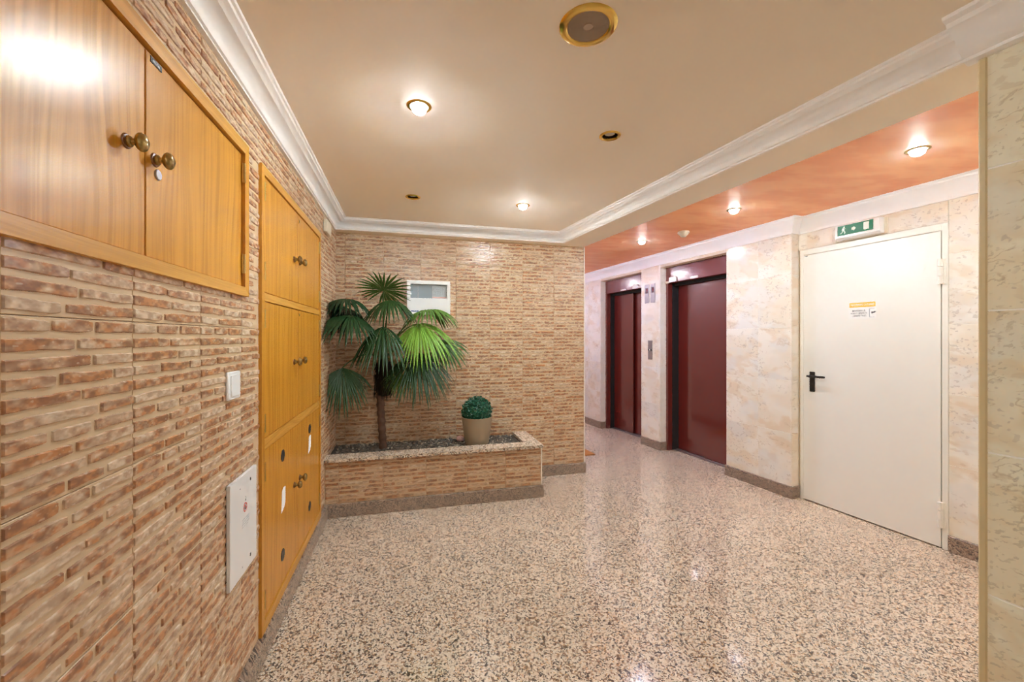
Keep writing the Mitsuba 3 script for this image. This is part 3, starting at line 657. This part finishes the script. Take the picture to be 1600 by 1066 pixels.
obj('plate', wbox(LIFT, -1.127, -1.051, 1.084, 1.316, 0, .006, .001), 'm_steel', t)
obj('button_housing', wbox(LIFT, -1.118, -1.060, 1.186, 1.212, .0055, .009, .001), 'm_black', t)
obj('button', at(lathe([(0, 0), (.010, 0), (.010, .003), (.008, .004), (0, .004)], 20), LIFT @ frame([-1.089, 1.199, .009], [1, 0, 0], [0, 1, 0], [0, 0, 1])), 'm_plastic', t, 30)

# ------------------------------------------------------------------ service door
d1 = numbered('door_1'); labels[d1] = {'label': 'cream metal fire door with a black handle and a yellow sticker', 'kind': 'structure'}
obj('frame_jamb', wbox(DOOR, .679, .707, 0, 2.083, -.06, .004, .002), 'm_doorframe', d1)
obj('frame_jamb', wbox(DOOR, 1.572, 1.602, 0, 2.083, -.06, .004, .002), 'm_doorframe', d1)
obj('frame_head', wbox(DOOR, .707, 1.572, 2.038, 2.083, -.06, .004, .002), 'm_doorframe', d1)
leaf = obj('leaf', wbox(DOOR, .709, 1.568, .008, 2.034, -.05, .008, .002), 'm_door', d1)
obj('dark_gap', wbox(DOOR, .690, 1.590, .0, 2.06, -.058, -.052), 'm_shaft', d1)
hd = obj('handle_plate', at(box(-.021, .021, -.082, .082, 0, .009, .006), DOOR @ frame([.782, .990, .008], [1, 0, 0], [0, 1, 0], [0, 0, 1])), 'm_black', leaf, 40)
obj('lever', cat(at(trimesh.creation.cylinder(.009, .05, sections=16), DOOR @ frame([.782, 1.037, .035], [1, 0, 0], [0, 1, 0], [0, 0, 1])), at(box(-.015, .125, -.0085, .0085, -.0085, .0085, .005), DOOR @ frame([.782, 1.037, .060], [1, 0, 0], [0, 1, 0], [0, 0, 1]))), 'm_black', leaf, 40)
for z in (1.774, .219):
    h = obj('hinge', cat(*[at(trimesh.creation.cylinder(.0135, l, sections=20), DOOR @ frame([1.571, z + o, .019], [1, 0, 0], [0, 0, -1], [0, 1, 0])) for o, l in ((-.055, .050), (0, .056), (.056, .050))], wbox(DOOR, 1.556, 1.590, z - .08, z + .08, .003, .010, .001)), 'm_doorframe', d1, 35)
obj('keeper_mark', wbox(DOOR, .722, .744, 2.024, 2.029, .008, .0095), 'm_ink', leaf)
sk = obj('sticker', wbox(DOOR, 1.047, 1.221, 1.491, 1.616, .008, .0088), 'm_paper', leaf)
LZ = .0088
def dbox(name, u0, u1, v0, v1, mat, n=.0004): return wbox(DOOR, u0, u1, v0, v1, LZ - .0002, LZ + n)
sub = lambda name, m, mat: obj(name, m, mat, leaf)
sub('sticker_header', dbox('', 1.051, 1.217, 1.577, 1.612, ''), 'm_yellow')
def dtext(s, u, v, h, mat, w):
    m = meshkit.text_mesh(s, h, .0004, True); m.apply_scale([w / m.extents[0], 1, 1])
    obj('sticker_lettering', at(m, DOOR @ frame([u, v, LZ + .0003], [1, 0, 0], [0, 1, 0], [0, 0, 1])), mat, leaf)
dtext('PROIBIDO O FUMO', 1.058, 1.588, .014, 'm_paper', .150)
dtext('MANTENHA A', 1.070, 1.546, .0105, 'm_ink', .082)
dtext('PORTA FECHADA', 1.060, 1.527, .0105, 'm_ink', .104)
dtext('O TEMPO TODO', 1.066, 1.508, .0105, 'm_ink', .094)
sub('sticker_symbol', cat(dbox('', 1.178, 1.183, 1.500, 1.565, ''), dbox('', 1.178, 1.212, 1.562, 1.565, ''), dbox('', 1.178, 1.212, 1.500, 1.503, '')), 'm_paleink')
sub('sticker_symbol', at(trimesh.creation.extrude_polygon(Polygon([(0, 0), (.008, -.006), (.018, -.002), (.028, .004), (.028, .012), (.016, .009), (.002, .010)]), .0006, engine='earcut'), DOOR @ frame([1.190, 1.532, LZ], [1, 0, 0], [0, 1, 0], [0, 0, 1])), 'm_ink')

# emergency exit light above the door
ex = thing('emergency_light', 'green and white emergency exit light box above the cream fire door', 'exit sign')
obj('back_plate', wbox(DOOR, .955, 1.290, 2.088, 2.205, 0, .010, .003), 'm_cream', ex)
prof = Polygon([(0, 0), (.052, .004), (.064, .016), (.064, .098), (.056, .112), (0, .112)])
hb = at(trimesh.creation.extrude_polygon(prof, .285, engine='earcut'), DOOR @ frame([.985, 2.092, 0], [0, 0, 1], [0, 1, 0], [-1, 0, 0]) @ frame([0, 0, -.285], [1, 0, 0], [0, 1, 0], [0, 0, 1]))
obj('housing', hb, 'm_plastic', ex, 40)
cv = obj('green_cover', wbox(DOOR, 1.002, 1.232, 2.124, 2.196, .0635, .0675, .001), 'm_green', ex)
GZ = DOOR @ frame([0, 0, .0675], [1, 0, 0], [0, 1, 0], [0, 0, 1])
pic = lambda q: at(trimesh.creation.extrude_polygon(Polygon(q), .0006, engine='earcut'), GZ)
man = cat(at(trimesh.creation.cylinder(.0055, .0012, sections=16), GZ @ frame([1.048, 2.183, 0], [1, 0, 0], [0, 1, 0], [0, 0, 1])), pic([(1.038, 2.155), (1.045, 2.153), (1.051, 2.170), (1.045, 2.177), (1.036, 2.172)]), pic([(1.036, 2.172), (1.029, 2.160), (1.031, 2.158), (1.040, 2.170)]),
          pic([(1.049, 2.172), (1.058, 2.166), (1.059, 2.169), (1.050, 2.177)]), pic([(1.038, 2.157), (1.030, 2.144), (1.020, 2.140), (1.021, 2.136), (1.033, 2.140), (1.043, 2.154)]), pic([(1.041, 2.156), (1.052, 2.148), (1.049, 2.132), (1.053, 2.132), (1.057, 2.150), (1.046, 2.160)]))
obj('running_man_mark', man, 'm_sign', cv)
obj('arrow_mark', pic([(1.098, 2.152), (1.110, 2.152), (1.110, 2.142), (1.126, 2.160), (1.110, 2.178), (1.110, 2.168), (1.098, 2.168)]), 'm_sign', cv)
obj('doorway_mark', pic([(1.174, 2.134), (1.208, 2.134), (1.208, 2.188), (1.174, 2.188)]), 'm_sign', cv)

# ------------------------------------------------------------------ ceiling fittings
FLIP = lambda x, y, z: frame([x, y, z], [1, 0, 0], [0, -1, 0], [0, 0, -1])    # local +z points down
sp = thing('ceiling_speaker', 'large round gold rimmed ceiling speaker with a ribbed grille', 'ceiling speaker')
S0 = FLIP(.558, 1.206, CEIL)
obj('rim', at(lathe([(.066, -.02), (.066, .004), (.070, .008), (.076, .009), (.086, .006), (.092, .001), (.092, 0), (.066, -.02)], 64), S0), 'm_gold', sp, 40)
gp = [(0, .004), (.0145, .004), (.0150, .001)]
for q in range(17): gp += [(.017 + q * .003, .001), (.0178 + q * .003, .0035), (.0190 + q * .003, .0035), (.0198 + q * .003, .001)]
gp += [(.0665, .001), (.0665, -.004), (0, -.004)]
obj('grille', at(lathe(gp, 64), S0), 'm_grille', sp, 25)
for pts, z, grp in ((MAIN_SPOTS, CEIL, 'lobby'), (HALL_SPOTS, HALL + .004, 'corridor')):
    for q, (x, y, lit) in enumerate(pts):
        vis = {('lobby', 0): 'brightly lit recessed spotlight over the lobby, the nearer of the two lit ones', ('lobby', 1): 'lit recessed spotlight near the back wall cornice', ('lobby', 2): 'unlit brass ringed recessed spotlight right of the lobby centre',
               ('lobby', 3): 'unlit brass ringed recessed spotlight in front of the palm corner', ('corridor', 0): 'lit spotlight in the orange corridor ceiling nearest the far elevator', ('corridor', 1): 'lit spotlight in the orange ceiling in front of the near elevator',
               ('corridor', 2): 'lit spotlight in the orange ceiling near the marble column'}.get((grp, q), {('lobby', 4): 'unlit recessed spotlight in the lobby ceiling beside the marble column', ('lobby', 5): 'unlit recessed spotlight above and behind the viewer at the brick wall', ('lobby', 6): 'unlit recessed spotlight above and behind the viewer near the column', ('lobby', 7): 'lit recessed spotlight nearest the rear wall', ('corridor', 3): 'lit spotlight in the orange ceiling hidden behind the marble column', ('corridor', 4): 'lit spotlight in the orange ceiling farthest behind the viewer', ('corridor', 5): 'lit spotlight in the orange ceiling hidden behind the back wall corner', ('corridor', 6): 'lit spotlight at the far end of the corridor behind the back wall'}.get((grp, q)))
        t = thing('ceiling_spotlight', vis, 'ceiling light', f'{grp} ceiling spotlights')
        M = FLIP(x, y, z)
        obj('trim_ring', at(lathe([(.037, -.004), (.037, .002), (.040, .005), (.047, .005), (.0525, .0015), (.0525, 0), (.0395, 0), (.037, -.004)], 40), M), 'm_gold' if grp == 'lobby' else 'm_brass', t, 40)
        obj('housing', at(lathe([(.0395, .0), (.0395, -.065), (0, -.065), (0, -.060), (.0365, -.060), (.0385, .0), (.0395, 0)], 32), M), 'm_black_in' if not lit else 'm_plastic', t, 40)
        if lit:
            b = obj('bulb', at(lathe([(0, -.03), (.02, -.03), (.031, -.006), (.033, .004), (.0325, .014), (.029, .022), (.021, .029), (.011, .0325), (0, .0335)], 28), M), 'm_bulb_off', t, True)
            scene[b]['emitter'] = {'type': 'area', 'radiance': rgb(*(MAIN_LAMP if grp == 'lobby' else (FAR_LAMP if lit == 2 else HALL_LAMP)))}
        else:
            obj('bulb', at(lathe([(0, -.05), (.024, -.05), (.027, -.016), (.025, -.010), (.014, -.006), (0, -.005)], 28), M), 'm_bulb_off', t, 40)
sd = thing('smoke_detector', 'small cream smoke detector on the orange corridor ceiling', 'smoke detector')
M = FLIP(2.507, 3.324, HALL + .004)
obj('base', at(lathe([(0, 0), (.052, 0), (.053, .004), (.053, .016), (.048, .019), (0, .019)], 40), M), 'm_cream', sd, 35)
obj('dome', at(lathe([(0, .018), (.043, .018), (.042, .026), (.026, .044), (.024, .048), (0, .049)], 40), M), 'm_cream', sd, 35)
# door mat round the corner
k = obj('door_mat', at(box(-.62, .0, -.21, .21, 0, .012, .004), frame([2.075, 4.55, 0], NV, DV, UP)), 'm_mat', None); labels[k] = {'label': 'corner of an orange brown door mat peeping out past the back wall', 'category': 'door mat'}
